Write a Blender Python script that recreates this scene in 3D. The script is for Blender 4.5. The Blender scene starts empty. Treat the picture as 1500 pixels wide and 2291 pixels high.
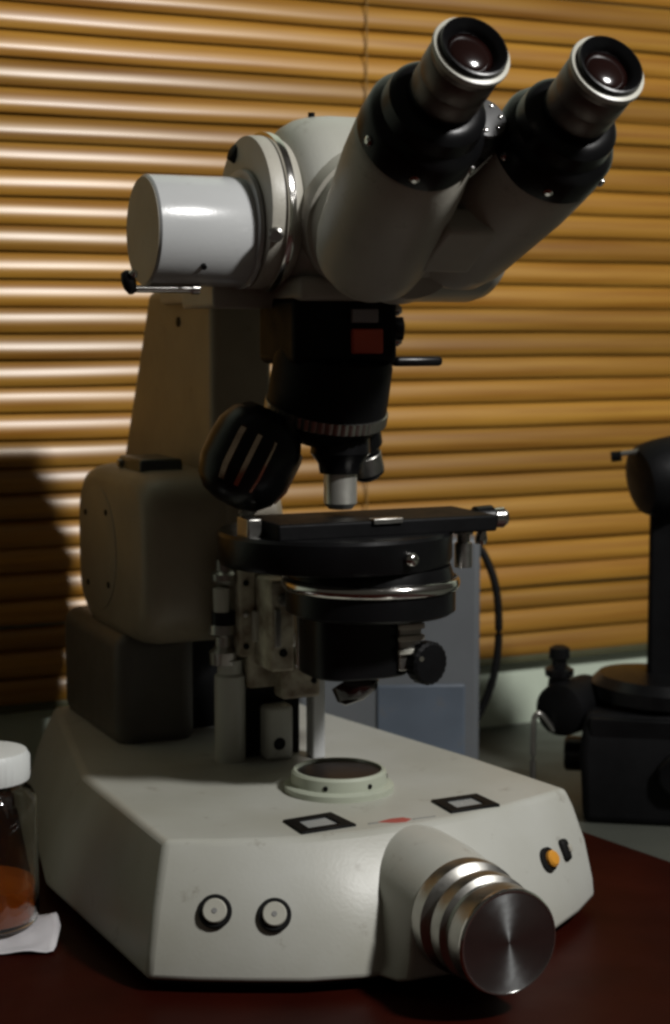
import bpy, bmesh, math, random
from mathutils import Vector, Matrix, noise
random.seed(7)
S = 0.01   # all measures below are centimetres
sc = bpy.context.scene
R = math.radians

# ------------------------------------------------------------------ camera
cam = bpy.data.cameras.new('camera')
co = bpy.data.objects.new('camera', cam)
sc.collection.objects.link(co)
cam.sensor_fit = 'VERTICAL'
cam.sensor_height = 24
cam.lens = 24 * 4000 / 2291
cam.clip_start = 0.02
cam.clip_end = 100
co.location = (0, -100 * S, 36 * S)
co.rotation_euler = (R(90 - 6.07), 0, 0)
cam.dof.use_dof = True
cam.dof.focus_distance = 0.97
cam.dof.aperture_fstop = 7.0
sc.camera = co

# ------------------------------------------------------------------ world, lamps, exposure
w = bpy.data.worlds.new('World')
sc.world = w
w.use_nodes = True
bg = w.node_tree.nodes['Background']
bg.inputs[0].default_value = (1.0, 0.90, 0.74, 1)
bg.inputs[1].default_value = 0.030

def area(name, loc, target, power, sx, sy, col):
    l = bpy.data.lights.new(name, 'AREA')
    l.shape = 'RECTANGLE'
    l.size = sx * S
    l.size_y = sy * S
    l.energy = power
    l.color = col
    o = bpy.data.objects.new(name, l)
    sc.collection.objects.link(o)
    o.location = Vector(loc) * S
    d = (Vector(target) - Vector(loc))
    o.rotation_euler = d.to_track_quat('-Z', 'Y').to_euler()
    return o
area('key_lamp', (88, -64, 122), (0, 15, 20), 18.5, 13, 13, (1.0, 0.985, 0.96))

sc.view_settings.view_transform = 'Standard'
sc.view_settings.look = 'None'
sc.view_settings.gamma = 1
sc.view_settings.exposure = 0
sc.cycles.filter_width = 2.8
sc.cycles.max_bounces = 8
sc.cycles.diffuse_bounces = 2

# ------------------------------------------------------------------ materials
def mat(name, col, rough=0.5, metal=0.0, spec=0.5, vary=0.10, vscale=30, bump=0.0, bscale=200, coat=0.0, dirt=None, aniso=0.0, trans=0.0, grime=0.0):
    m = bpy.data.materials.new(name)
    m.use_nodes = True
    nt = m.node_tree
    b = nt.nodes['Principled BSDF']
    b.inputs['Roughness'].default_value = rough
    b.inputs['Metallic'].default_value = metal
    b.inputs['Specular IOR Level'].default_value = spec
    b.inputs['Coat Weight'].default_value = coat
    b.inputs['Transmission Weight'].default_value = trans
    tc = nt.nodes.new('ShaderNodeTexCoord')
    n = nt.nodes.new('ShaderNodeTexNoise')
    n.inputs['Scale'].default_value = vscale
    n.inputs['Detail'].default_value = 5
    nt.links.new(tc.outputs['Object'], n.inputs['Vector'])
    r = nt.nodes.new('ShaderNodeValToRGB')
    r.color_ramp.elements[0].position = 0.3
    r.color_ramp.elements[1].position = 0.7
    lo = [c * (1 - vary) for c in col]
    hi = [min(1, c * (1 + vary)) for c in col]
    if dirt:
        lo = dirt
    r.color_ramp.elements[0].color = (*lo, 1)
    r.color_ramp.elements[1].color = (*hi, 1)
    nt.links.new(n.outputs['Fac'], r.inputs['Fac'])
    nt.links.new(r.outputs['Color'], b.inputs['Base Color'])
    if grime:
        g = nt.nodes.new('ShaderNodeTexNoise')
        g.inputs['Scale'].default_value = 55
        g.inputs['Detail'].default_value = 9
        g.inputs['Roughness'].default_value = 0.72
        nt.links.new(tc.outputs['Object'], g.inputs['Vector'])
        gr = nt.nodes.new('ShaderNodeValToRGB')
        gr.color_ramp.elements[0].position = 0.60
        gr.color_ramp.elements[0].color = (0, 0, 0, 1)
        gr.color_ramp.elements[1].position = 0.72
        gr.color_ramp.elements[1].color = (grime, grime, grime, 1)
        nt.links.new(g.outputs['Fac'], gr.inputs['Fac'])
        mg = nt.nodes.new('ShaderNodeMix')
        mg.data_type = 'RGBA'
        nt.links.new(gr.outputs['Color'], mg.inputs[0])
        nt.links.new(r.outputs['Color'], mg.inputs[6])
        mg.inputs[7].default_value = (0.16, 0.13, 0.09, 1)
        nt.links.new(mg.outputs[2], b.inputs['Base Color'])
    # uneven gloss
    n2 = nt.nodes.new('ShaderNodeTexNoise')
    n2.inputs['Scale'].default_value = vscale * 3
    nt.links.new(tc.outputs['Object'], n2.inputs['Vector'])
    mr = nt.nodes.new('ShaderNodeMapRange')
    mr.inputs['To Min'].default_value = max(0.02, rough * 0.8)
    mr.inputs['To Max'].default_value = min(1, rough * 1.25)
    nt.links.new(n2.outputs['Fac'], mr.inputs['Value'])
    nt.links.new(mr.outputs['Result'], b.inputs['Roughness'])
    if bump:
        n3 = nt.nodes.new('ShaderNodeTexNoise')
        n3.inputs['Scale'].default_value = bscale
        n3.inputs['Detail'].default_value = 3
        nt.links.new(tc.outputs['Object'], n3.inputs['Vector'])
        bp = nt.nodes.new('ShaderNodeBump')
        bp.inputs['Strength'].default_value = bump
        bp.inputs['Distance'].default_value = 0.001
        nt.links.new(n3.outputs['Fac'], bp.inputs['Height'])
        nt.links.new(bp.outputs['Normal'], b.inputs['Normal'])
    if aniso:
        b.inputs['Anisotropic'].default_value = aniso
        b.inputs['Anisotropic Rotation'].default_value = 0.25
        t = nt.nodes.new('ShaderNodeTangent')
        t.direction_type = 'RADIAL'
        t.axis = 'Z'
        nt.links.new(t.outputs['Tangent'], b.inputs['Tangent'])
    return m

M = {}
M['cream'] = mat('cream_enamel', (0.50, 0.505, 0.465), 0.38, vary=0.05, vscale=9, dirt=(0.40, 0.395, 0.335), bump=0.07, bscale=500, grime=0.55)
M['grey_enamel'] = mat('worn_grey_enamel', (0.44, 0.42, 0.36), 0.42, vary=0.10, vscale=25, bump=0.12, bscale=500, grime=0.5)
M['tube_enamel'] = mat('smooth_tube_enamel', (0.52, 0.53, 0.53), 0.22, vary=0.04, vscale=20, bump=0.05, bscale=400, grime=0.3)
M['arm'] = mat('shade_darkened_arm_enamel', (0.30, 0.255, 0.18), 0.42, vary=0.10, vscale=25, bump=0.12, bscale=500, grime=0.5)  # grey enamel darkened and browned: shade and blind bounce put into the colour
M['rear'] = mat('shade_darkened_housing_enamel', (0.10, 0.09, 0.075), 0.5)  # darker again than the arm: the shade at the rear is in this colour
M['mech'] = mat('stained_metal_casting', (0.52, 0.49, 0.38), 0.5, vary=0.2, vscale=70, dirt=(0.15, 0.10, 0.06), bump=0.3)
M['black'] = mat('black_enamel', (0.005, 0.005, 0.0055), 0.30, vary=0.3, spec=0.25, bump=0.1)
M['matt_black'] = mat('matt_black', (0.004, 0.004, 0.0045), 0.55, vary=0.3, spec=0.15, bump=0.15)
M['gun'] = mat('brown_anodised_metal', (0.15, 0.125, 0.11), 0.42, metal=0.75, vary=0.2, vscale=60)
M['chrome'] = mat('chrome', (0.72, 0.70, 0.67), 0.16, metal=1, vary=0.06, vscale=60)
M['satin'] = mat('satin_steel', (0.42, 0.41, 0.38), 0.34, metal=1, vary=0.12, vscale=90)
M['nickel'] = mat('bright_nickel', (0.80, 0.79, 0.72), 0.38, metal=0.85, vary=0.05)
M['copper'] = mat('copper_tinted_chrome', (0.80, 0.62, 0.46), 0.2, metal=1, vary=0.3, vscale=90)
M['brushed'] = mat('brushed_steel', (0.42, 0.44, 0.44), 0.33, metal=1, vary=0.08, vscale=60, aniso=0.85)
M['ivory'] = mat('ivory_ring', (0.50, 0.49, 0.42), 0.35, vary=0.06)
M['ringgreen'] = mat('pale_green_ring', (0.42, 0.45, 0.36), 0.4, vary=0.08)
M['lens'] = mat('coated_lens', (0.010, 0.0035, 0.003), 0.12, vary=0.2, spec=0.5)
M['darkglass'] = mat('dark_glass', (0.012, 0.010, 0.010), 0.3, vary=0.2, spec=0.25)
M['lensred'] = mat('amber_lens_glow', (0.20, 0.05, 0.03), 0.2, vary=0.2, spec=0.7)
M['red'] = mat('red_inlay', (0.62, 0.09, 0.04), 0.4, vary=0.15)
M['redmark'] = mat('faded_red_emblem', (0.45, 0.10, 0.08), 0.5, vary=0.15)
M['greymark'] = mat('grey_print', (0.25, 0.25, 0.24), 0.6)
M['dial'] = mat('dark_dial', (0.10, 0.10, 0.10), 0.35, metal=0.5)
M['label'] = mat('grey_label', (0.30, 0.28, 0.29), 0.5)
M['pane'] = mat('pale_pane', (0.36, 0.37, 0.36), 0.25, coat=0.5)
M['amber'] = mat('amber_plastic', (0.75, 0.33, 0.04), 0.3, vary=0.08)
M['green_plate'] = mat('dark_green_plate', (0.05, 0.06, 0.05), 0.35)
M['boxgrey'] = mat('blue_grey_sheet_metal', (0.135, 0.145, 0.155), 0.45, vary=0.12, vscale=10, bump=0.1, grime=0.5)
M['panelblue'] = mat('pale_blue_panel', (0.105, 0.13, 0.165), 0.5, vary=0.2, vscale=14, grime=0.5)
M['rubber'] = mat('rubber', (0.006, 0.006, 0.006), 0.6, spec=0.2)
M['paper'] = mat('white_paper', (0.62, 0.60, 0.62), 0.85, vary=0.05, bump=0.3, bscale=60)
M['cap'] = mat('white_plastic_lid', (0.72, 0.74, 0.72), 0.45, vary=0.04)
M['wall'] = mat('pale_green_wall_paint', (0.76, 0.86, 0.70), 0.8, vary=0.07, vscale=8, bump=0.25, bscale=120)
M['counter'] = mat('grey_countertop', (0.085, 0.09, 0.075), 0.4, vary=0.12, vscale=12)

def wood_red():
    m = mat('dark_red_table', (0.024, 0.0032, 0.0015), 0.42, vary=0.3, vscale=12, spec=0.07, bump=0.06, bscale=90)
    return m
M['table'] = wood_red()

def wood_slats():
    m = bpy.data.materials.new('bamboo_slats')
    m.use_nodes = True
    nt = m.node_tree
    b = nt.nodes['Principled BSDF']
    tc = nt.nodes.new('ShaderNodeTexCoord')
    mp = nt.nodes.new('ShaderNodeMapping')
    mp.inputs['Scale'].default_value = (3.0, 40, 95)
    nt.links.new(tc.outputs['Object'], mp.inputs['Vector'])
    n = nt.nodes.new('ShaderNodeTexNoise')
    n.inputs['Scale'].default_value = 1.6
    n.inputs['Detail'].default_value = 4
    nt.links.new(mp.outputs['Vector'], n.inputs['Vector'])
    r = nt.nodes.new('ShaderNodeValToRGB')
    e = r.color_ramp.elements
    e[0].position = 0.25
    e[0].color = (0.36, 0.155, 0.012, 1)
    e[1].position = 0.75
    e[1].color = (0.63, 0.355, 0.052, 1)
    nt.links.new(n.outputs['Fac'], r.inputs['Fac'])
    at = nt.nodes.new('ShaderNodeAttribute')
    at.attribute_name = 'tone'
    mx = nt.nodes.new('ShaderNodeMix')
    mx.data_type = 'RGBA'
    mx.blend_type = 'MULTIPLY'
    mx.inputs[0].default_value = 1
    nt.links.new(r.outputs['Color'], mx.inputs[6])
    nt.links.new(at.outputs['Color'], mx.inputs[7])
    nt.links.new(mx.outputs[2], b.inputs['Base Color'])
    b.inputs['Roughness'].default_value = 0.45
    b.inputs['Specular IOR Level'].default_value = 0.75
    b.inputs['Specular Tint'].default_value = (1.0, 0.90, 0.76, 1)
    b.inputs['Coat Weight'].default_value = 0.7
    b.inputs['Coat Roughness'].default_value = 0.31
    b.inputs['Coat Tint'].default_value = (1.0, 0.93, 0.82, 1)
    b.inputs['Coat IOR'].default_value = 1.6
    bp = nt.nodes.new('ShaderNodeBump')
    bp.inputs['Strength'].default_value = 0.12
    bp.inputs['Distance'].default_value = 0.0006
    nt.links.new(n.outputs['Fac'], bp.inputs['Height'])
    nt.links.new(bp.outputs['Normal'], b.inputs['Normal'])
    return m
M['slat'] = wood_slats()
M['cord'] = mat('tan_cord', (0.36, 0.21, 0.06), 0.7)
M['rail'] = mat('olive_bottom_rail', (0.10, 0.10, 0.05), 0.5)

# ------------------------------------------------------------------ builders
def link(name, me, m, parent=None, bevel=0.0, seg=3, smooth=35, mw=None):
    me.materials.append(M[m])
    for p in me.polygons:
        p.use_smooth = True
    me.set_sharp_from_angle(angle=R(smooth))
    o = bpy.data.objects.new(name, me)
    sc.collection.objects.link(o)
    if mw is not None:
        o.matrix_basis = mw
    if parent:
        o.parent = parent
    if bevel:
        bv = o.modifiers.new('bevel', 'BEVEL')
        bv.width = bevel * S
        bv.segments = seg
        bv.limit_method = 'ANGLE'
        bv.angle_limit = R(28)
        bv.harden_normals = False
    return o

def axis_matrix(p, d):
    q = Vector(d).normalized().to_track_quat('Z', 'Y')
    return Matrix.Translation(Vector(p) * S) @ q.to_matrix().to_4x4()

def lathe(name, m, p, d, prof, parent=None, seg=48, ribs=0, ribdepth=0.0, ribcut=0.0, ribmask=0.0, ribvary=0.0, bevel=0.0, smooth=30, rel=None):
    """profile [(radius, along)] spun about direction d from point p; closed ends"""
    bm = bmesh.new()
    rings = []
    for (r, t) in prof:
        ring = []
        for k in range(seg):
            a = 2 * math.pi * k / seg
            rr = r
            if ribs and r > 0.01:
                rr = r * (1 - ribdepth * (1 if (math.cos(a * ribs) > ribcut or math.sin(3 * a + ribmask) > 1.35 - ribvary) else 0))
            ring.append(bm.verts.new((rr * math.cos(a) * S, rr * math.sin(a) * S, t * S)))
        rings.append(ring)
    for a, b in zip(rings, rings[1:]):
        for k in range(seg):
            bm.faces.new((a[k], a[(k + 1) % seg], b[(k + 1) % seg], b[k]))
    bm.faces.new(list(reversed(rings[0])))
    bm.faces.new(rings[-1])
    bmesh.ops.remove_doubles(bm, verts=bm.verts, dist=1e-6)
    bmesh.ops.recalc_face_normals(bm, faces=bm.faces)
    me = bpy.data.meshes.new(name)
    bm.to_mesh(me)
    bm.free()
    mw = axis_matrix(p, d)
    o = link(name, me, m, None, bevel, 2, smooth)
    if parent:
        o.parent = parent
        # keep the given frame: parent chains inside one thing share the thing's frame
        pm = frame_of(parent)
        o.matrix_basis = pm.inverted() @ mw
    else:
        o.matrix_basis = mw
    return o

def frame_of(o):
    """matrix of o inside its top-level thing"""
    mm = Matrix.Identity(4)
    while o is not None and o.parent is not None:
        mm = o.matrix_basis @ mm
        o = o.parent
    return mm

def mesh_obj(name, m, bm, parent=None, bevel=0.0, seg=3, smooth=35):
    bmesh.ops.recalc_face_normals(bm, faces=bm.faces)
    me = bpy.data.meshes.new(name)
    bm.to_mesh(me)
    bm.free()
    o = link(name, me, m, parent, bevel, seg, smooth)
    if parent:
        o.matrix_basis = frame_of(parent).inverted()
    return o

def add_box(bm, x0, x1, y0, y1, z0, z1, mx=None):
    vs = [bm.verts.new(Vector((x, y, z)) * S) for x in (x0, x1) for y in (y0, y1) for z in (z0, z1)]
    for f in ((0, 1, 3, 2), (4, 6, 7, 5), (0, 4, 5, 1), (2, 3, 7, 6), (0, 2, 6, 4), (1, 5, 7, 3)):
        bm.faces.new([vs[i] for i in f])
    if mx:
        bmesh.ops.transform(bm, matrix=mx, verts=vs)
    return vs

def box(name, m, x0, x1, y0, y1, z0, z1, parent=None, bevel=0.1, seg=3):
    bm = bmesh.new()
    add_box(bm, x0, x1, y0, y1, z0, z1)
    return mesh_obj(name, m, bm, parent, bevel, seg)

def loft(name, m, rings, parent=None, bevel=0.0, seg=3, smooth=35):
    bm = bmesh.new()
    rs = [[bm.verts.new(Vector(p) * S) for p in r] for r in rings]
    n = len(rs[0])
    for a, b in zip(rs, rs[1:]):
        for k in range(n):
            bm.faces.new((a[k], a[(k + 1) % n], b[(k + 1) % n], b[k]))
    bm.faces.new(list(reversed(rs[0])))
    bm.faces.new(rs[-1])
    return mesh_obj(name, m, bm, parent, bevel, seg, smooth)

def tube(name, m, pts, r, parent=None, seg=14):
    pts = [Vector(p) for p in pts]
    # resample with catmull-rom
    P = []
    for i in range(len(pts) - 1):
        p0 = pts[max(0, i - 1)]; p1 = pts[i]; p2 = pts[i + 1]; p3 = pts[min(len(pts) - 1, i + 2)]
        for k in range(8):
            t = k / 8
            P.append(0.5 * ((2 * p1) + (-p0 + p2) * t + (2 * p0 - 5 * p1 + 4 * p2 - p3) * t * t + (-p0 + 3 * p1 - 3 * p2 + p3) * t ** 3))
    P.append(pts[-1])
    bm = bmesh.new()
    rings = []
    for i, p in enumerate(P):
        d = (P[min(i + 1, len(P) - 1)] - P[max(i - 1, 0)]).normalized()
        q = d.to_track_quat('Z', 'Y')
        rings.append([bm.verts.new((p + q @ Vector((r * math.cos(a), r * math.sin(a), 0))) * S) for a in [2 * math.pi * k / seg for k in range(seg)]])
    for a, b in zip(rings, rings[1:]):
        for k in range(seg):
            bm.faces.new((a[k], a[(k + 1) % seg], b[(k + 1) % seg], b[k]))
    bm.faces.new(rings[0]); bm.faces.new(rings[-1])
    return mesh_obj(name, m, bm, parent, 0, 2, 50)

def thing(name, label, cat, loc, rotz=0.0, group=None):
    o = bpy.data.objects.new(name, None)
    o.empty_display_size = 0.02
    sc.collection.objects.link(o)
    o.location = Vector(loc) * S
    o.rotation_euler = (0, 0, rotz)
    o['label'] = label
    o['category'] = cat
    if group:
        o['group'] = group
    return o

# ------------------------------------------------------------------ setting
WY = R(26.4)
WO = Vector((-27, 44, 0))     # a point on the blind's plane; wall axis along +x turned by WY
def struct(o):
    o['kind'] = 'structure'
    return o

bm = bmesh.new()
add_box(bm, -300, 300, -200, 260, -6, -2)
struct(mesh_obj('countertop', 'counter', bm, None, 0.2))
# red table: board that ends at right with a slanting edge
bm = bmesh.new()
out = [(-160, -160), (60, -160), (60, -38), (22.5, 17), (17.8, 23.9), (12.0, 33), (-6, 30), (-160, 30)]
top = [bm.verts.new(Vector((x, y, 0)) * S) for x, y in out]
bot = [bm.verts.new(Vector((x, y, -1.99)) * S) for x, y in out]
bm.faces.new(top); bm.faces.new(list(reversed(bot)))
for k in range(len(out)):
    bm.faces.new((top[k], bot[k], bot[(k + 1) % len(out)], top[(k + 1) % len(out)]))
struct(mesh_obj('table', 'table', bm, None, 0.25))

bm = bmesh.new()
add_box(bm, -220, 260, 0.85, 12, -2, 160)
wall = mesh_obj('wall', 'wall', bm)
wall.location = WO * S
wall.rotation_euler = (0, 0, WY)
struct(wall)

# ------------------------------------------------------------------ blind
blind = thing('window_blind', 'closed blind of glossy honey brown wooden slats filling the background', 'blind', WO + Vector((0, 0, 5)), WY)
bm = bmesh.new()
tone = bm.verts.layers.float_color.new('tone')
pitch = 2.17
NS = 30
for i in range(NS):
    z = 0.9 + i * pitch
    rr = random.Random(100 + i)
    tn = 0.72 + 0.38 * rr.random()
    tilt = R(15 + rr.uniform(-3.5, 3.5))
    dzl = rr.uniform(-0.08, 0.08)
    dzr = rr.uniform(-0.10, 0.10)
    if i == 2: dzl = 0.0; dzr = -0.05; tilt = R(12)
    if i == 3: dzr += 0.12
    half = 1.13
    if i == 2: half = 0.90
    ph1 = rr.uniform(0, 6)
    cols = []
    NX = 60
    for j in range(NX + 1):
        x = -40 + 130 * j / NX
        f = (x + 10) / 70
        zz = z + dzl * (1 - f) + dzr * f + 0.035 * math.sin(x * 0.09 + ph1) + 0.02 * math.sin(x * 0.31 + ph1 * 3)
        col = []
        for k in range(17):
            s = -1 + 2 * k / 16
            u = s * half                       # along chord
            bul = -0.40 * (1 - abs(s) ** 2.6)          # towards the room
            py = bul * math.cos(tilt) - u * 0 + u * math.sin(tilt)
            pz = zz + u * math.cos(tilt)
            v = bm.verts.new(Vector((x, py - 0.15, pz)) * S)
            v[tone] = (tn, tn * (0.97 + 0.03 * rr.random() * 0), tn, 1)
            col.append(v)
        for k in range(16, -1, -1):
            s = -1 + 2 * k / 16
            u = s * half
            bul = -0.40 * (1 - abs(s) ** 2.6) + 0.16
            v = bm.verts.new(Vector((x, bul * math.cos(tilt) + u * math.sin(tilt) - 0.15, zz + u * math.cos(tilt))) * S)
            v[tone] = (tn, tn, tn, 1)
            col.append(v)
        cols.append(col)
    for a, b in zip(cols, cols[1:]):
        n = len(a)
        for k in range(n):
            bm.faces.new((a[k], b[k], b[(k + 1) % n], a[(k + 1) % n]))
    bm.faces.new(cols[0]); bm.faces.new(list(reversed(cols[-1])))
mesh_obj('slat_panel', 'slat', bm, blind, 0, 2, 40)
box('bottom_rail', 'rail', -40, 90, -0.5, 0.6, -0.9, -0.15, blind, 0.2)
for x in (-14.5, 32.8, 78):
    tube('ladder_cord', 'cord', [(x, -0.95, -0.6), (x + 0.05, -0.9, 20), (x - 0.05, -0.9, 45), (x, -0.9, 68)], 0.07, blind, 8)

# ------------------------------------------------------------------ microscope
PH = R(24)
mic = thing('microscope', 'large cream and black laboratory microscope with two eyepieces and a chrome front knob', 'microscope', (0.2, 7.0, 0), PH)

# base
bot = [(-15.1, -8.5), (-12.8, -9.9), (-10.2, -11.2), (-7.3, -12.5), (-4.3, -13.2), (1, -13.2), (5.4, -12.4), (9.1, -10.7), (12.0, -8.6), (14.6, -6.2), (13.2, 8), (10.8, 20.6), (9, 31), (-11.8, 31), (-15.9, 9.6)]
topo = [(-13.2, -6.1), (-10.6, -7.25), (-7.9, -8.2), (-5.4, -8.8), (-2.8, -9.0), (1.2, -8.85), (4.5, -8.3), (7.6, -7.5), (10.3, -6.6), (12.8, -5.6), (11.3, 4.2), (7.9, 20.6), (7, 30), (-9.6, 30), (-13.3, 9.4)]
def blend(f, z, out=0.0):
    r = []
    for (a, b), (c, d) in zip(bot, topo):
        x, y = a + (c - a) * f, b + (d - b) * f
        r.append((x * (1 + out * 0.02), y - (out if y < -5 else 0), z))
    return r
base = loft('base', 'cream', [blend(0, 0.7), blend(0.12, 2.0, 0.15), blend(0.42, 4.4, 0.22), blend(0.78, 6.5, 0.15), blend(1, 7.6)], mic, 0.35, 4, 30)
# underside plinth and feet
loft('plinth', 'rubber', [[(x * 0.95, y * 0.93, 0.25) for x, y in bot], [(x * 0.95, y * 0.93, 0.9) for x, y in bot]], base)
for x, y in ((-12, -6.5), (11, -4), (7.5, 27), (-10, 27)):
    lathe('foot', 'rubber', (x, y, 0), (0, 0, 1), [(1.1, 0), (1.1, 0.6)], base)

# field lens ring
fx, fy = 0.0, -0.1
ring = lathe('field_lens_mount', 'ringgreen', (fx, fy, 7.6), (0, 0, 1), [(3.35, -0.2), (3.35, 0.35), (3.2, 0.45), (2.95, 0.5), (2.9, 1.15), (2.75, 1.3), (2.62, 1.3), (2.6, 0.7)], base, 64)
lathe('field_lens', 'darkglass', (fx, fy, 7.6), (0, 0, 1), [(2.6, 0.6), (2.58, 1.13), (2.3, 1.17), (1.5, 1.22), (0.5, 1.25), (0.01, 1.25)], ring, 48, smooth=60)
for a in (-75, -20, -130):
    lathe('set_screw', 'matt_black', (fx + 2.85 * math.cos(R(a)), fy + 2.85 * math.sin(R(a)), 8.35), (math.cos(R(a)), math.sin(R(a)), 0), [(0.16, 0), (0.16, 0.12)], ring, 10)

# framed indicator windows on the deck
def quadframe(pts, z):
    P = [Vector((x, y, 0)) for x, y in pts]
    c = sum(P, Vector()) / 4
    bm = bmesh.new()
    def ringv(f, zz):
        return [bm.verts.new((c + (p - c) * f + Vector((0, 0, zz))) * S) for p in P]
    a = ringv(1.0, z - 0.1); b = ringv(1.0, z + 0.14); cc = ringv(0.56, z + 0.14); d = ringv(0.56, z - 0.1)
    for r1, r2 in ((a, b), (b, cc), (cc, d), (d, a)):
        for k in range(4):
            bm.faces.new((r1[k], r1[(k + 1) % 4], r2[(k + 1) % 4], r2[k]))
    o = mesh_obj('window_frame', 'matt_black', bm, base, 0.05, 2)
    bm = bmesh.new()
    lo = [bm.verts.new((c + (p - c) * 0.555 + Vector((0, 0, z - 0.05))) * S) for p in P]
    hi = [bm.verts.new((c + (p - c) * 0.555 + Vector((0, 0, z + 0.04))) * S) for p in P]
    bm.faces.new(hi)
    for k in range(4):
        bm.faces.new((lo[k], lo[(k + 1) % 4], hi[(k + 1) % 4], hi[k]))
    mesh_obj('window_pane', 'pane', bm, o)
quadframe([(-5.9, -8.2), (-2.4, -7.9), (-2.7, -5.0), (-5.9, -5.4)], 7.6)
quadframe([(3.7, -7.8), (7.1, -7.5), (7.0, -4.8), (3.8, -5.0)], 7.6)
# emblem: red diamond with thin wings
bm = bmesh.new()
for poly in ([(-0.95, -7.72), (-0.1, -8.2), (0.55, -8.28), (1.05, -7.9), (0.75, -7.45), (-0.05, -7.4)],):
    lo = [bm.verts.new(Vector((x, y, 7.55)) * S) for x, y in poly]
    hi = [bm.verts.new(Vector((x, y, 7.64)) * S) for x, y in poly]
    bm.faces.new(hi)
    for k in range(len(poly)):
        bm.faces.new((lo[k], lo[(k + 1) % len(poly)], hi[(k + 1) % len(poly)], hi[k]))
mesh_obj('emblem', 'redmark', bm, base)
bm = bmesh.new()
add_box(bm, -1.6, -1.0, -7.85, -7.7, 7.55, 7.63)
mesh_obj('emblem_wing', 'greymark', bm, base)
bm = bmesh.new()
add_box(bm, 1.15, 2.6, -8.0, -7.88, 7.55, 7.63)
mesh_obj('emblem_wing', 'greymark', bm, base)

# front face buttons; front surface normal near there
def face_y(x, z):
    f = (z - 0.7) / 6.9
    def interp(o):
        for (a, b), (c, d) in zip(o, o[1:]):
            if a <= x <= c and c > a:
                return b + (d - b) * (x - a) / (c - a)
        return o[9][1]
    return interp(bot[:10]) * (1 - f) + interp(topo[:10]) * f
def face_n(x, z):
    e = 0.4
    dx = (face_y(x + e, z) - face_y(x - e, z)) / (2 * e)
    dz = (face_y(x, z + e) - face_y(x, z - e)) / (2 * e)
    return Vector((dx, -1, dz)).normalized()
for (x, z) in ((-11.3, 4.12), (-8.4, 3.92)):
    n = face_n(x, z)
    p = Vector((x, face_y(x, z) - 0.15, z))
    k = lathe('push_button', 'ivory', p, n, [(0.66, -0.3), (0.66, 0.75), (0.60, 0.84), (0.01, 0.84)], base, 32)
    lathe('button_collar', 'rubber', p, n, [(0.92, -0.3), (0.92, 0.5), (0.84, 0.62), (0.67, 0.62)], k, 32)
    lathe('button_mark', 'greymark', p, n, [(0.15, 0.8), (0.15, 0.87), (0.01, 0.87)], k, 16)
x, z = 9.35, 4.35
n = face_n(x, z); p = Vector((x, face_y(x, z) - 0.15, z))
k = lathe('pilot_lamp_socket', 'rubber', p, n, [(0.72, -0.3), (0.72, 0.48), (0.6, 0.5), (0.55, 0.46)], base, 28)
lathe('pilot_lamp', 'amber', p + Vector((0.22, 0, 0)), n, [(0.50, -0.2), (0.50, 0.55), (0.38, 0.68), (0.01, 0.72)], k, 24)
x, z = 11.2, 4.45
n = face_n(x, z); p = Vector((x, face_y(x, z) - 0.15, z))
bm = bmesh.new()
q = n.to_track_quat('Z', 'Y').to_matrix().to_4x4()
add_box(bm, -0.42, 0.42, -0.68, 0.68, -0.3, 0.5, Matrix.Translation(p * S) @ q)
sw = mesh_obj('rocker_switch', 'rubber', bm, base, 0.28, 4)
bm = bmesh.new()
add_box(bm, 0.05, 0.36, -0.2, 0.25, 0.0, 0.62, Matrix.Translation(p * S) @ q)
mesh_obj('switch_tip', 'grey_enamel', bm, sw, 0.08)

# front boss and knob
KX, KZ = 0.7, 4.25
def arch(r, flare, y, z0):
    pts = []
    for k in range(25):
        a = math.pi * k / 24
        pts.append((KX + r * math.cos(a), y, KZ + r * math.sin(a)))
    pts.append((KX - r - flare * 0.35, y, KZ * 0.5))
    pts.append((KX - r - flare, y, z0))
    pts.append((KX + r + flare, y, z0))
    pts.append((KX + r + flare * 0.35, y, KZ * 0.5))
    return pts
boss = loft('knob_boss', 'cream', [arch(3.3, 1.4, -7.0, 0.75), arch(3.3, 1.4, -12.0, 0.75), arch(3.15, 0.6, -14.4, 0.8), arch(3.05, 0.2, -15.0, 1.0)], mic, 0.2, 3, 40)
knob = lathe('focus_knob', 'satin', (KX, -14.8, KZ), (0, -1, 0), [(2.7, 0), (3.1, 0.1), (3.15, 0.5), (3.1, 1.1), (2.75, 1.3), (2.55, 1.5), (2.55, 1.8), (2.9, 1.95), (2.95, 2.2), (2.9, 2.9), (2.6, 3.1), (2.5, 3.4), (2.72, 3.55), (2.8, 3.8), (2.8, 5.0), (2.72, 5.12)], mic, 96)
lathe('knob_rim', 'chrome', (KX, -14.8, KZ), (0, -1, 0), [(2.81, 4.9), (2.83, 5.05), (2.74, 5.2), (2.66, 5.2), (2.6, 5.05)], knob, 96)
lathe('knob_face', 'brushed', (KX, -14.8, KZ), (0, -1, 0), [(2.66, 4.9), (2.66, 5.16), (1.5, 5.17), (0.6, 5.175), (0.02, 5.18)], knob, 96, smooth=60)

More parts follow.
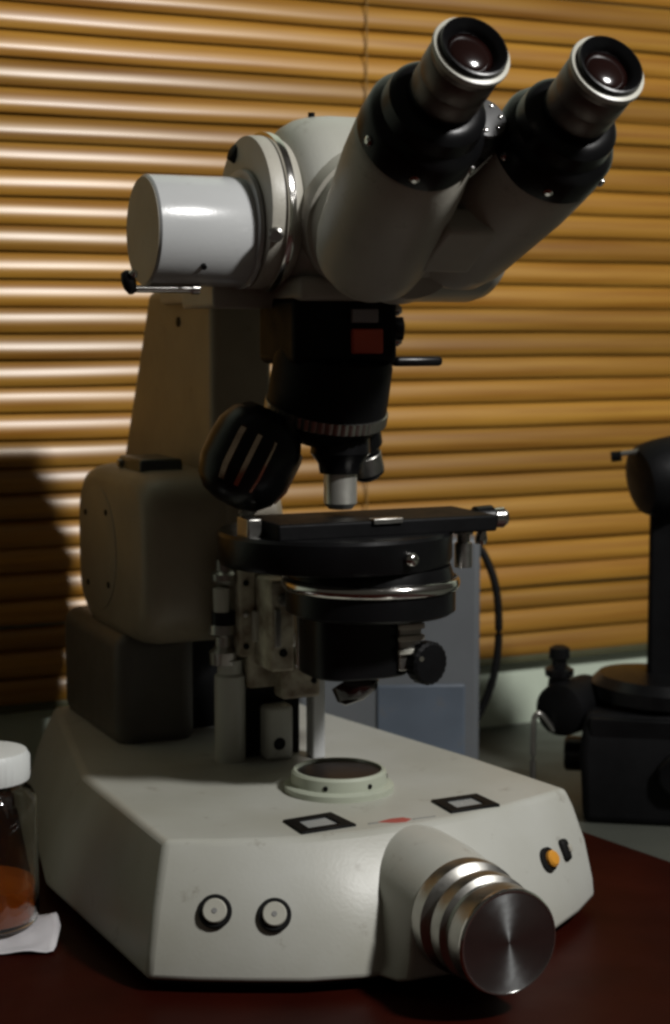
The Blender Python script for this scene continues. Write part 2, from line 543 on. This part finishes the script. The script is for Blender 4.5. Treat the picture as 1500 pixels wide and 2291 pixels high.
# rear housing and arm
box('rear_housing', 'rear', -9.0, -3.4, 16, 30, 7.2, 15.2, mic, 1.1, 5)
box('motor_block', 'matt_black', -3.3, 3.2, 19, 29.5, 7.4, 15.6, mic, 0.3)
def prism_yz(name, m, pts, x0, x1, parent, bevel, seg=4):
    return loft(name, m, [[(x0, y, z) for y, z in pts], [(x1, y, z) for y, z in pts]], parent, bevel, seg)
arm_pts = [(12.9, 38.2), (26.2, 38.2), (27.8, 35), (30.5, 30), (32.6, 26), (32.0, 20), (29, 15.6), (14.5, 15.9), (12.6, 17.5), (11.2, 20), (10.6, 23), (11.5, 25.5), (12.9, 28)]
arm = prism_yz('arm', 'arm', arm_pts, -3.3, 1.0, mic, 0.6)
lathe('plug_screw', 'matt_black', (-3.2, 19.5, 36.0), (-1, 0, 0), [(0.35, 0), (0.35, 0.18), (0.2, 0.2)], arm, 18)
# rounded drive housing on the side of the arm
hs = []
for (x, g) in ((-0.5, 0.0), (-6.8, 0.0), (-7.7, 0.15), (-8.3, 0.5), (-8.6, 1.1)):
    ring_ = []
    for k in range(40):
        a = 2 * math.pi * k / 40
        ca, sa = math.cos(a), math.sin(a)
        yy = 19.1 + (8.3 - g) * math.copysign(abs(ca) ** 0.42, ca)
        zz = 20.4 + (5.8 - g) * math.copysign(abs(sa) ** 0.5, sa)
        ring_.append((x, yy, zz))
    hs.append(ring_)
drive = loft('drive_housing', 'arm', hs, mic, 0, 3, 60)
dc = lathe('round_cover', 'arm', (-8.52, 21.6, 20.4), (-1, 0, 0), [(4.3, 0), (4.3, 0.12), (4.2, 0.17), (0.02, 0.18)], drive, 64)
for a in (40, 130, 220, 310):
    lathe('cover_screw', 'matt_black', (-8.68, 21.6 + 3.5 * math.cos(R(a)), 20.4 + 3.5 * math.sin(R(a))), (-1, 0, 0), [(0.22, 0), (0.2, 0.1)], dc, 12)
box('latch_plate', 'green_plate', -7.4, -4.4, 15.6, 20.6, 25.2, 26.9, drive, 0.25)
lathe('latch_screw', 'satin', (-7.4, 19.9, 26.4), (-1, 0, 0), [(0.28, 0), (0.28, 0.25), (0.1, 0.3)], drive, 16)

# bridge under head
prism_yz('bridge', 'grey_enamel', [(-3.5, 37.2), (-3.5, 38.6), (22, 38.6), (22, 37.2)], -3.9, 4.0, mic, 0.4)

# head drum and photo tube
HC = (0, 0.0, 42.6)
drum = lathe('head_housing', 'cream', (-4.0, 0.2, 42.6), (1, 0, 0), [(3.6, 0), (4.3, 0.25), (4.75, 0.7), (5.1, 1.3), (5.3, 2.1), (5.4, 3.2), (5.4, 12.6), (5.2, 13.3), (4.6, 13.7)], mic, 96, smooth=60)
lathe('head_screw', 'matt_black', (-1.9, -0.4, 47.85), (0, 0, 1), [(0.2, 0), (0.2, 0.25)], drum, 12)
fl = lathe('flange_ring', 'grey_enamel', (-5.9, 0.2, 42.3), (1, 0, 0), [(3.6, 0), (4.35, 0.05), (4.4, 0.3), (4.4, 1.6), (4.2, 2.0)], mic, 96)
lathe('chrome_ring', 'chrome', (-5.0, 0.2, 42.3), (1, 0, 0), [(4.4, 0), (4.62, 0.05), (4.66, 0.25), (4.6, 0.5), (4.3, 0.6)], fl, 96)
lathe('clamp_screw', 'satin', (-5.6, -3.95, 40.9), (-0.4, -1, -0.2), [(0.42, 0), (0.42, 0.5), (0.3, 0.6)], fl, 18)
lathe('clamp_screw', 'matt_black', (-5.4, 1.8, 45.6), (-0.9, 0, 0.5), [(0.6, 0), (0.55, 0.7), (0.3, 0.8)], fl, 18)
tubep = lathe('photo_tube', 'tube_enamel', (-12.0, 0.2, 41.15), (1, 0, 0), [(3.05, 0), (3.15, 0.1), (3.15, 6.0), (3.1, 6.1)], mic, 96)
lathe('tube_collar', 'tube_enamel', (-6.3, 0.2, 41.3), (1, 0, 0), [(3.2, 0), (3.42, 0.08), (3.45, 0.3), (3.3, 0.42), (3.3, 0.62)], tubep, 96)
lathe('tube_cap', 'grey_enamel', (-12.0, 0.2, 41.15), (-1, 0, 0), [(3.02, -0.1), (3.0, 0.06), (0.02, 0.08)], tubep, 96)
lathe('set_screw', 'matt_black', (-9.3, -2.3, 39.1), (0, -0.75, -0.6), [(0.16, -0.1), (0.16, 0.15)], tubep, 12)
# clamp lever below the tube
lv = lathe('clamp_lever', 'chrome', (-12.8, -0.6, 37.85), (1, 0, 0), [(0.05, 0), (0.22, 0.05), (0.22, 3.3), (0.3, 3.4), (0.3, 3.8), (0.1, 3.9)], mic, 20)
lathe('lever_ball', 'black', (-13.2, -0.6, 38.4), (0.3, 0, -1), [(0.05, -0.5), (0.3, -0.4), (0.42, 0), (0.38, 0.5), (0.2, 0.85), (0.05, 0.9)], lv, 24, smooth=70)
lathe('lever_tip', 'chrome', (-13.05, -0.9, 38.55), (0.2, -0.4, 0.5), [(0.2, 0), (0.28, 0.15), (0.2, 0.35), (0.05, 0.4)], lv, 16)
box('tube_bracket', 'grey_enamel', -7.6, -3.0, 0.8, 6.5, 36.8, 38.3, mic, 0.25)

# binocular head
el = R(31)
AX = Vector((0, -math.cos(el), math.sin(el)))     # towards the eyes
for i, (ex, ey, ez, conv) in enumerate(((-3.5, -23.0, 48.5, 0.0), (3.9, -23.0, 48.1, -0.01))):
    E = Vector((ex, ey, ez))
    d = (-AX + Vector((-conv if i else conv * 0.5, 0, 0))).normalized()   # from eyepiece down into the head
    ep = lathe('eyepiece', 'gun', E, d, [(0.02, 1.0), (1.7, 1.0), (1.80, 0.3), (1.82, 0.6), (1.78, 0.75), (1.83, 0.85), (1.83, 1.9), (1.79, 2.0), (1.81, 2.1), (1.80, 3.0), (1.72, 3.3)], mic, 96)
    lathe('eyepiece_ring', 'ivory', E, d, [(1.60, 0.9), (1.62, 0.3), (1.74, -0.05), (1.93, 0.0), (1.96, 0.14), (1.94, 0.3), (1.80, 0.36)], ep, 64)
    cup = lathe('eyecup', 'black', E, d, [(1.15, 0.5), (1.20, 0.12), (1.38, -0.12), (1.60, -0.36), (1.68, -0.34), (1.72, 0.0), (1.70, 0.4)], ep, 64)
    lathe('eye_lens', 'lens', E, d, [(1.16, 0.7), (1.16, 0.25), (0.9, 0.12), (0.5, 0.04), (0.02, 0.02)], ep, 48, smooth=70)
    lathe('focus_sleeve', 'black', E, d, [(1.74, 3.0), (1.76, 3.5), (1.8, 4.4), (1.8, 5.4)], ep, 64)
    cap = lathe('tube_cap', 'black', E, d, [(1.9, 3.55), (2.3, 3.7), (2.55, 4.0), (2.65, 4.8), (2.95, 5.1), (3.1, 5.4), (3.12, 6.8), (2.9, 6.85)], mic, 64)
    # screws round the cap
    u = d.orthogonal().normalized(); v = d.cross(u)
    for a in (20, 95, 160, 215, 300):
        n = u * math.cos(R(a)) + v * math.sin(R(a))
        lathe('cap_screw', 'chrome', E + d * 6.1 + n * 3.05, n, [(0.26, 0), (0.26, 0.14), (0.12, 0.24)], cap, 14)
    top_ = E + d * 6.8
    rt = Vector((-2.3, -10.0, 40.3)) if i == 0 else Vector((3.0, -10.0, 41.0))
    bd = (rt - top_).normalized()
    L = (rt - top_).length
    lathe('binocular_tube', 'grey_enamel', top_, bd, [(2.9, -0.3), (3.06, 0.0), (3.12, 0.15), (3.25, 2.5), (3.2, L), (2.95, L + 1.4), (2.4, L + 2.3), (1.4, L + 2.9), (0.3, L + 3.1)], mic, 72, smooth=60)
lathe('binocular_root', 'grey_enamel', (-3.6, -8.6, 40.4), (1, 0, 0), [(1.6, 0), (2.1, 0.2), (2.3, 0.8), (2.4, 2), (2.4, 7.5), (2.1, 8.2), (1.6, 8.4)], mic, 64, smooth=60)
lathe('head_coupling', 'grey_enamel', (0.0, -3.0, 42.0), (0, -1, -0.25), [(4.1, 0), (4.1, 2.0), (3.9, 2.15), (3.9, 3.5), (3.7, 6.0), (3.0, 7.6)], mic, 64, smooth=40)
lathe('root_screw', 'matt_black', (0.9, -11.45, 39.9), (0, -1, -0.2), [(0.4, 0), (0.36, 0.15), (0.15, 0.2)], mic, 14)
# bridge plate and hinge between the tubes
bm = bmesh.new()
q = AX.to_track_quat('Z', 'X').to_matrix().to_4x4()
mx = Matrix.Translation(Vector((0.7, -14.6, 42.3)) * S) @ q
add_box(bm, -2.0, -0.4, -1.5, 1.5, -4.0, 0.0, mx)
mesh_obj('web_plate', 'grey_enamel', bm, mic, 0.3)
hg = lathe('hinge', 'black', (-0.2, -16.4, 45.0), AX, [(1.2, -1.5), (1.45, 0), (1.4, 1.6), (1.1, 2.0)], mic, 32)
lathe('hinge_dial', 'dial', (-0.2, -16.4, 45.0), AX, [(1.2, 2.0), (1.15, 2.15), (0.6, 2.2), (0.02, 2.2)], hg, 32)
for a in range(7):
    n = Vector((math.cos(a * 0.9), 0, 0)) + AX.cross(Vector((1, 0, 0))) * math.sin(a * 0.9)
    lathe('dial_mark', 'chrome', Vector((-0.2, -16.4, 45.0)) + AX * 2.15 + n * 0.85, AX, [(0.12, 0), (0.12, 0.12), (0.05, 0.15)], hg, 8)
tube('link_rod', 'chrome', [(-2.0, -17.3, 42.3), (-0.5, -17.5, 43.4), (0.6, -17.5, 44.3)], 0.11, hg, 10)

# nosepiece
nb = loft('analyser_block', 'matt_black', [[(-3.9, -2.6, 33.5), (2.6, -2.9, 33.5), (2.8, 3.2, 33.5), (-3.9, 3.2, 33.5)], [(-3.9, -2.6, 37.6), (2.6, -2.9, 37.6), (2.8, 3.2, 37.6), (-3.9, 3.2, 37.6)]], mic, 0.5, 4)
box('red_inlay', 'red', -0.45, 1.55, -3.02, -2.6, 34.15, 35.6, nb, 0.12)
box('name_label', 'label', -0.45, 1.25, -2.98, -2.6, 35.95, 36.75, nb, 0.08)
box('slider_lever', 'black', 3.0, 6.2, -1.7, -0.6, 33.35, 33.95, nb, 0.25)
for z in (34.6, 35.5, 36.4):
    lathe('adjusting_screw', 'chrome', (2.6, -1.0, z + 0.3), (1, -0.25, 0), [(0.35, 0), (0.36, 0.8), (0.2, 1.0)], nb, 16)
lathe('adjusting_knob', 'black', (2.5, -2.0, 35.6), (1, -0.3, 0), [(0.7, 0), (0.7, 0.7), (0.4, 0.8)], nb, 20)
TD = Vector((-0.03, 0.30, -1)).normalized()
TC = Vector((-0.6, 0.2, 31.4))
tur = lathe('turret', 'matt_black', TC, TD, [(3.4, -3.0), (3.55, -2.4), (3.6, -0.6), (3.6, 0.3), (3.5, 0.4)], mic, 72)
lathe('knurled_ring', 'satin', TC, TD, [(3.55, 0.3), (3.72, 0.35), (3.72, 1.0), (3.55, 1.1)], tur, 144, ribs=48, ribdepth=0.02)
lathe('turret_dome', 'matt_black', TC, TD, [(3.3, 1.0), (3.0, 1.7), (2.2, 2.4), (1.0, 2.7), (0.02, 2.75)], tur, 48, smooth=60)
# objective in use
ob = lathe('objective', 'black', (0.0, -0.3, 29.6), (0, 0, -1), [(1.6, -0.6), (1.75, 0.2), (1.8, 1.4), (1.35, 2.0), (1.25, 2.6)], mic, 48)
lathe('objective_barrel', 'nickel', (0.0, -0.3, 29.6), (0, 0, -1), [(1.0, 2.3), (1.0, 4.4), (0.7, 4.75), (0.3, 4.8)], ob, 48)
# big ribbed objective swung out to the left
D2 = Vector((-0.50, 0.1, -1)).normalized()
P2 = Vector((-4.6, -0.5, 30.5))
big = lathe('objective', 'black', P2, D2, [(1.4, -0.3), (2.2, 0.3), (2.65, 1.3), (2.75, 2.2), (2.72, 3.6), (2.4, 4.7), (1.7, 5.4), (0.8, 5.7), (0.02, 5.75)], mic, 120, smooth=60)
lathe('ribbed_grip', 'copper', P2, D2, [(2.2, 0.9), (2.78, 1.3), (2.86, 1.7), (2.86, 3.6), (2.55, 4.5)], big, 252, ribs=16, ribdepth=0.07, ribcut=-0.5, ribmask=3.74, ribvary=1.3)  # mask drops ridges so the bright glints are shaped onto one side
# small objective swung out to the right and back
D3 = Vector((0.35, 0.25, -1)).normalized()
sm = lathe('objective', 'black', (1.7, 0.9, 29.6), D3, [(1.4, -0.4), (1.3, 1.2), (1.05, 1.5), (1.05, 3.1), (0.7, 3.4)], mic, 40)
lathe('objective_barrel', 'satin', (1.7, 0.9, 29.6), D3, [(1.0, 1.7), (1.09, 1.8), (1.09, 2.9), (1.0, 3.0)], sm, 40)

# stage
stg = lathe('stage', 'black', (-0.2, 0.1, 21.5), (0, 0, 1), [(6.2, 0), (6.95, 0.15), (7.1, 0.5), (7.1, 1.9), (6.95, 2.1)], mic, 96)
box('slide_carrier', 'matt_black', -5.6, 8.6, -4.2, 1.6, 23.5, 24.5, stg, 0.15)
box('carrier_rail', 'satin', 0.3, 2.2, -4.4, -3.7, 24.3, 24.62, stg, 0.05)
box('slide_clip', 'satin', -6.7, -5.8, -2.2, -0.4, 23.5, 24.7, stg, 0.12)
lathe('clip_foot', 'ivory', (-6.3, -0.3, 24.6), (0.6, 0, 0.5), [(0.35, 0), (0.35, 1.6)], stg, 16)
kn = lathe('stage_knob', 'black', (8.3, -1.5, 24.0), (1, 0, 0), [(0.5, 0), (0.75, 0.2), (0.8, 1.3), (0.6, 1.4)], stg, 32)
lathe('knob_end', 'chrome', (8.3, -1.5, 24.0), (1, 0, 0), [(0.5, 1.4), (0.62, 1.5), (0.66, 2.1), (0.5, 2.35), (0.1, 2.4)], kn, 32)
lathe('stage_post', 'satin', (8.2, -0.6, 20.9), (0, 0, 1), [(0.55, 0), (0.55, 1.5), (0.4, 1.6), (0.4, 2.0), (0.62, 2.1), (0.62, 2.5), (0.4, 2.6)], stg, 24)
lathe('stage_post', 'chrome', (9.3, -0.8, 22.3), (0.1, 0, 1), [(0.35, 0), (0.42, 0.3), (0.3, 0.8), (0.3, 1.3)], stg, 20)
lathe('locking_screw', 'chrome', (1.4, -6.7, 22.5), (0.2, -1, 0), [(0.4, 0), (0.42, 0.3), (0.32, 0.55), (0.05, 0.6)], stg, 20, smooth=60)

# condenser
cond = lathe('condenser', 'black', (1.4, -1.6, 21.2), (0, 0, -1), [(4.8, -0.4), (5.0, 0.2), (5.1, 0.8), (5.1, 2.3), (4.8, 2.5), (3.3, 2.6)], mic, 96)
lathe('condenser_ring', 'chrome', (1.4, -1.6, 21.1), (0, 0, -1), [(5.05, 0.15), (5.22, 0.2), (5.33, 0.35), (5.37, 0.55), (5.33, 0.75), (5.22, 0.9), (5.05, 0.95)], cond, 128, smooth=80)
loft('condenser_body', 'black', [[(0.5 + 3.0 * math.copysign(abs(math.cos(a)) ** 0.6, math.cos(a)), -1.0 + 2.8 * math.copysign(abs(math.sin(a)) ** 0.6, math.sin(a)), z) for a in [2 * math.pi * k / 40 for k in range(40)]] for z in (15.0, 18.9)], cond, 0.15, 3)
box('condenser_clip', 'satin', 2.2, 3.7, -3.9, -3.1, 15.4, 18.6, cond, 0.1)
for z in (16.4, 17.2, 17.9):
    box('clip_rib', 'ivory', 2.1, 3.8, -4.15, -3.85, z, z + 0.35, cond, 0.08)
kk = lathe('aperture_knob', 'matt_black', (3.9, -3.6, 15.8), (0.25, -1, 0), [(1.1, -0.4), (1.3, 0), (1.32, 0.7), (1.15, 0.85), (0.02, 0.9)], cond, 60, ribs=20, ribdepth=0.04)
lathe('knob_pin', 'chrome', (3.3, -4.3, 16.2), (0, -1, 0), [(0.16, 0), (0.16, 0.4)], kk, 10)
lathe('swing_lens', 'lens', (0.3, -2.0, 14.2), (0.3, -0.4, -0.8), [(1.35, -0.6), (1.4, 0.2), (1.1, 0.6), (0.02, 0.8)], cond, 32, smooth=60)

# substage carrier
car = box('condenser_carrier', 'mech', -2.6, 0.6, 8.4, 11.5, 12.4, 20.4, mic, 0.25)
box('carrier_arm', 'mech', -2.2, -0.6, 5.4, 8.5, 14.0, 19.8, car, 0.2)
box('carrier_arm', 'mech', -0.8, 1.9, 7.0, 8.6, 11.8, 14.0, car, 0.25)
lathe('guide_rod', 'chrome', (0.0, 6.4, 14.0), (0, 0, 1), [(0.14, 0), (0.14, 4.0), (0.26, 4.1), (0.26, 4.5)], car, 12)
lathe('rack_screw', 'matt_black', (-1.4, 5.4, 15.2), (0, -1, 0), [(0.28, 0), (0.25, 0.15)], car, 12)
lathe('rack_screw', 'satin', (-1.4, 5.4, 18.6), (0, -1, 0), [(0.4, 0), (0.36, 0.3), (0.1, 0.35)], car, 14)
box('gear_rack', 'satin', -2.0, -1.6, 5.2, 5.45, 15.6, 18.0, car, 0.04)
box('carrier_plate', 'mech', -3.3, -2.2, 8.0, 10.0, 14.6, 20.2, car, 0.15)
box('carrier_plate', 'grey_enamel', -2.5, -1.0, 7.6, 8.6, 15.6, 17.6, car, 0.1)
for q_, (x, z) in enumerate(((-2.9, 15.3), (-2.9, 17.4), (-2.9, 19.4), (0.1, 13.0), (0.1, 16.0), (0.1, 19.0), (1.4, 12.9), (-0.2, 12.4))):
    lathe('plate_screw', 'satin' if q_ % 2 else 'matt_black', (x, 8.0 if x < 0.5 else 7.0, z), (0, -1, 0), [(0.2, -0.2), (0.2, 0.1), (0.1, 0.14)], car, 12)
tube('spring', 'chrome', [(-0.2, 7.4, 14.6), (0.15, 7.2, 15.6), (-0.15, 7.2, 16.6), (0.1, 7.3, 18.4)], 0.09, car, 8)
box('hinge_lug', 'mech', 0.5, 2.2, 7.4, 8.6, 14.0, 15.4, car, 0.2)
lp = lathe('pillar', 'cream', (-3.5, 9.4, 7.6), (0, 0, 1), [(1.0, 0), (1.0, 5.6), (0.8, 5.8), (0.8, 6.6), (1.05, 6.7)], mic, 32)
lathe('pillar_joint', 'satin', (-3.9, 9.4, 14.0), (0, 0, 1), [(0.9, 0), (0.95, 0.8), (0.55, 1.2), (0.55, 1.8), (0.95, 2.0), (0.9, 2.6)], lp, 28)
lathe('pillar_joint', 'black', (-3.9, 9.4, 16.6), (0, 0, 1), [(0.8, 0), (0.8, 0.9)], lp, 24)
lathe('pillar_joint', 'ivory', (-4.2, 9.0, 17.5), (0, 0, 1), [(0.5, 0), (0.55, 1.5), (0.3, 1.6)], lp, 24)
lathe('pillar_joint', 'satin', (-3.8, 9.4, 19.2), (0, 0, 1), [(0.7, 0), (0.9, 0.3), (0.9, 0.7), (0.6, 0.9), (0.6, 1.6)], lp, 24)
box('pillar', 'tube_enamel', 1.5, 2.4, 7.4, 8.6, 7.6, 13.2, mic, 0.12)
ft = box('bearing_block', 'cream', -1.5, 0.4, 8.0, 9.4, 7.6, 11.2, mic, 0.3)
lathe('bore', 'matt_black', (-0.6, 8.02, 8.7), (0, -1, 0), [(0.42, -0.1), (0.42, 0.03), (0.02, 0.03)], ft, 18)
box('shade_filler', 'matt_black', -2.4, 1.5, 9.6, 10.6, 7.6, 12.2, mic, 0.1)  # added black box standing in for the shade behind the bearing block

# ------------------------------------------------------------------ power supply box behind
pb = thing('power_supply', 'tall blue grey metal box with pale blue panel behind the microscope stage', 'power supply', (4.2, 42.5, -2), R(4))
bd = box('case', 'boxgrey', -7.5, 7.0, -4, 9, 0.4, 21.2, pb, 0.5, 4)
box('front_panel', 'panelblue', -1.2, 5.8, -4.25, -3.9, 1.2, 9.6, pb, 0.25)
for x in (-6.3, 5.9):
    for y in (-2.8, 7.8):
        lathe('foot', 'rubber', (x, y, 0), (0, 0, 1), [(0.8, 0), (0.8, 0.5)], pb, 20)
tube('cable', 'rubber', [(6.6, -1, 20.5), (7.6, -1.2, 19.6), (8.6, -1.5, 16.8), (8.85, -1.5, 13.0), (8.5, -1.5, 9.8), (7.6, -1.2, 7.0), (6.8, -1, 5.6)], 0.32, pb, 14)

# ------------------------------------------------------------------ black instrument at right
bs = thing('dark_microscope', 'black microscope seen in silhouette cut off by the right edge', 'microscope', (24.6, 39.0, -2), R(-10))
body = loft('base', 'matt_black', [[(-4.6, -7, 0), (9, -7, 0), (9, 6, 0), (-4.6, 6, 0)], [(-4.9, -7, 5.5), (9, -7, 5.5), (9, 6, 5.5), (-4.9, 6, 5.5)], [(-4.6, -6, 8.4), (9, -6, 8.4), (9, 5, 8.4), (-4.6, 5, 8.4)]], bs, 0.6, 4)
lathe('stage_plate', 'black', (0.8, -1, 8.6), (0.05, 0, 1), [(4.4, 0), (5.2, 0.15), (5.25, 1.2), (4.6, 1.9), (2.5, 2.2), (0.02, 2.25)], bs, 64)
lathe('side_drum', 'matt_black', (-6.4, -4.2, 8.2), (0.5, 1, 0), [(1.4, -0.8), (2.0, -0.5), (2.1, 0), (2.1, 4.0)], bs, 48)
st = lathe('drum_stem', 'black', (-6.7, -3.0, 9.8), (0, 0, 1), [(0.9, 0), (0.8, 0.7), (1.1, 0.8), (1.15, 1.3), (0.6, 1.6), (0.6, 2.1), (0.85, 2.2), (0.8, 3.0), (0.4, 3.2)], bs, 24)
tube('wire_loop', 'satin', [(-7.0, -4.6, 6.6), (-7.9, -5.2, 7.9), (-8.4, -5.4, 7.8), (-8.5, -5.5, 6.5), (-8.5, -5.5, 3.0), (-8.4, -5.3, 0.2)], 0.22, bs, 12)
prism_yz('column', 'matt_black', [(-2, 8), (-1.6, 27), (3, 27), (3.4, 8)], 0.0, 7.5, bs, 0.4)
hd = lathe('head', 'matt_black', (0.3, -2, 26.0), (0.62, 0.3, 0.12), [(1.4, -1.5), (2.5, -1.2), (2.85, -0.6), (3.0, 0.6), (3.0, 6.0)], bs, 56, smooth=40)
lathe('head_lever', 'satin', (-2.6, -2.8, 27.9), (1, 0, 0.16), [(0.2, 0), (0.2, 3.6)], hd, 12)
lathe('lever_tip', 'black', (-3.0, -2.8, 27.7), (1, 0, 0.12), [(0.42, 0), (0.42, 0.8)], hd, 12)
box('base_cover', 'black', -4.2, 5.0, -6.6, -5.9, 6.2, 8.1, body, 0.2)
lathe('base_dial', 'black', (2.5, -7.0, 4.2), (0, -1, 0), [(1.6, 0), (1.6, 0.8), (1.4, 1.0)], body, 32, ribs=24, ribdepth=0.03)
lathe('side_knob', 'black', (-4.8, 1.0, 3.5), (-1, 0, 0), [(1.2, 0), (1.4, 0.3), (1.4, 1.4), (1.2, 1.6)], body, 32)
lathe('emblem_plate', 'satin', (5.4, -7.0, 7.8), (0, -1, 0.1), [(0.5, 0), (0.45, 0.1)], body, 16)

# ------------------------------------------------------------------ jar and paper at left
paper = None
bm = bmesh.new()
gx, gy = 26, 20
grid = []
for i in range(gx + 1):
    row = []
    for j in range(gy + 1):
        u, v = i / gx, j / gy
        x = -27 + 10.9 * u - 1.6 * max(0, v - 0.45) * (u ** 3) * 1.4
        y = -1.8 + 7.0 * v + 0.8 * u * (1 - v)
        z = 0.12 + 0.25 * abs(noise.noise(Vector((x * 0.5, y * 0.5, 1)))) + 0.9 * max(0, (u - 0.70) / 0.3) ** 1.3 * math.exp(-((v - 0.62) / 0.30) ** 2)
        row.append(bm.verts.new(Vector((x, y, z)) * S))
    grid.append(row)
for i in range(gx):
    for j in range(gy):
        bm.faces.new((grid[i][j], grid[i + 1][j], grid[i + 1][j + 1], grid[i][j + 1]))
paper = mesh_obj('paper_sheet', 'paper', bm, None, 0, 2, 60)
sol = paper.modifiers.new('thick', 'SOLIDIFY'); sol.thickness = 0.03 * S; sol.offset = -1
paper['label'] = 'crumpled white paper lying under the jar on the red table'
paper['category'] = 'paper'

M['glass'] = mat('clear_glass', (0.93, 0.93, 0.9), 0.03, vary=0.0, trans=1.0)
M['glass'].node_tree.nodes['Principled BSDF'].inputs['IOR'].default_value = 1.45
M['juice'] = mat('orange_liquid', (0.62, 0.14, 0.012), 0.12, vary=0.05, trans=0.55)
jar = thing('jar', 'glass jar with white lid and orange liquid at the left edge', 'jar', (-20.7, 3.2, 0.45), 0)
lathe('glass_body', 'glass', (0, 0, 0), (0, 0, 1), [(2.7, 0), (3.0, 0.25), (3.1, 0.7), (3.1, 7.6), (2.7, 8.2), (2.35, 8.4), (2.35, 9.4), (2.2, 9.4), (2.2, 8.4), (2.55, 8.1), (2.92, 7.5), (2.92, 0.8), (2.8, 0.45), (0.02, 0.4)], jar, 64, smooth=50)
lathe('liquid', 'juice', (0, 0, 0), (0, 0, 1), [(0.02, 0.44), (2.78, 0.48), (2.90, 0.8), (2.90, 2.5), (0.02, 2.5)], jar, 64, smooth=50)
lathe('lid', 'cap', (0, 0, 8.7), (0, 0, 1), [(2.45, 0), (2.65, 0.05), (2.7, 0.3), (2.7, 1.4), (2.5, 1.75), (1.9, 1.85), (0.02, 1.85)], jar, 120, ribs=40, ribdepth=0.015, smooth=50)

# nothing sits deeper than thing > part > sub-part
for o in list(sc.objects):
    while o.parent and o.parent.parent and o.parent.parent.parent:
        p = o.parent
        o.matrix_basis = p.matrix_basis @ o.matrix_basis
        o.parent = p.parent
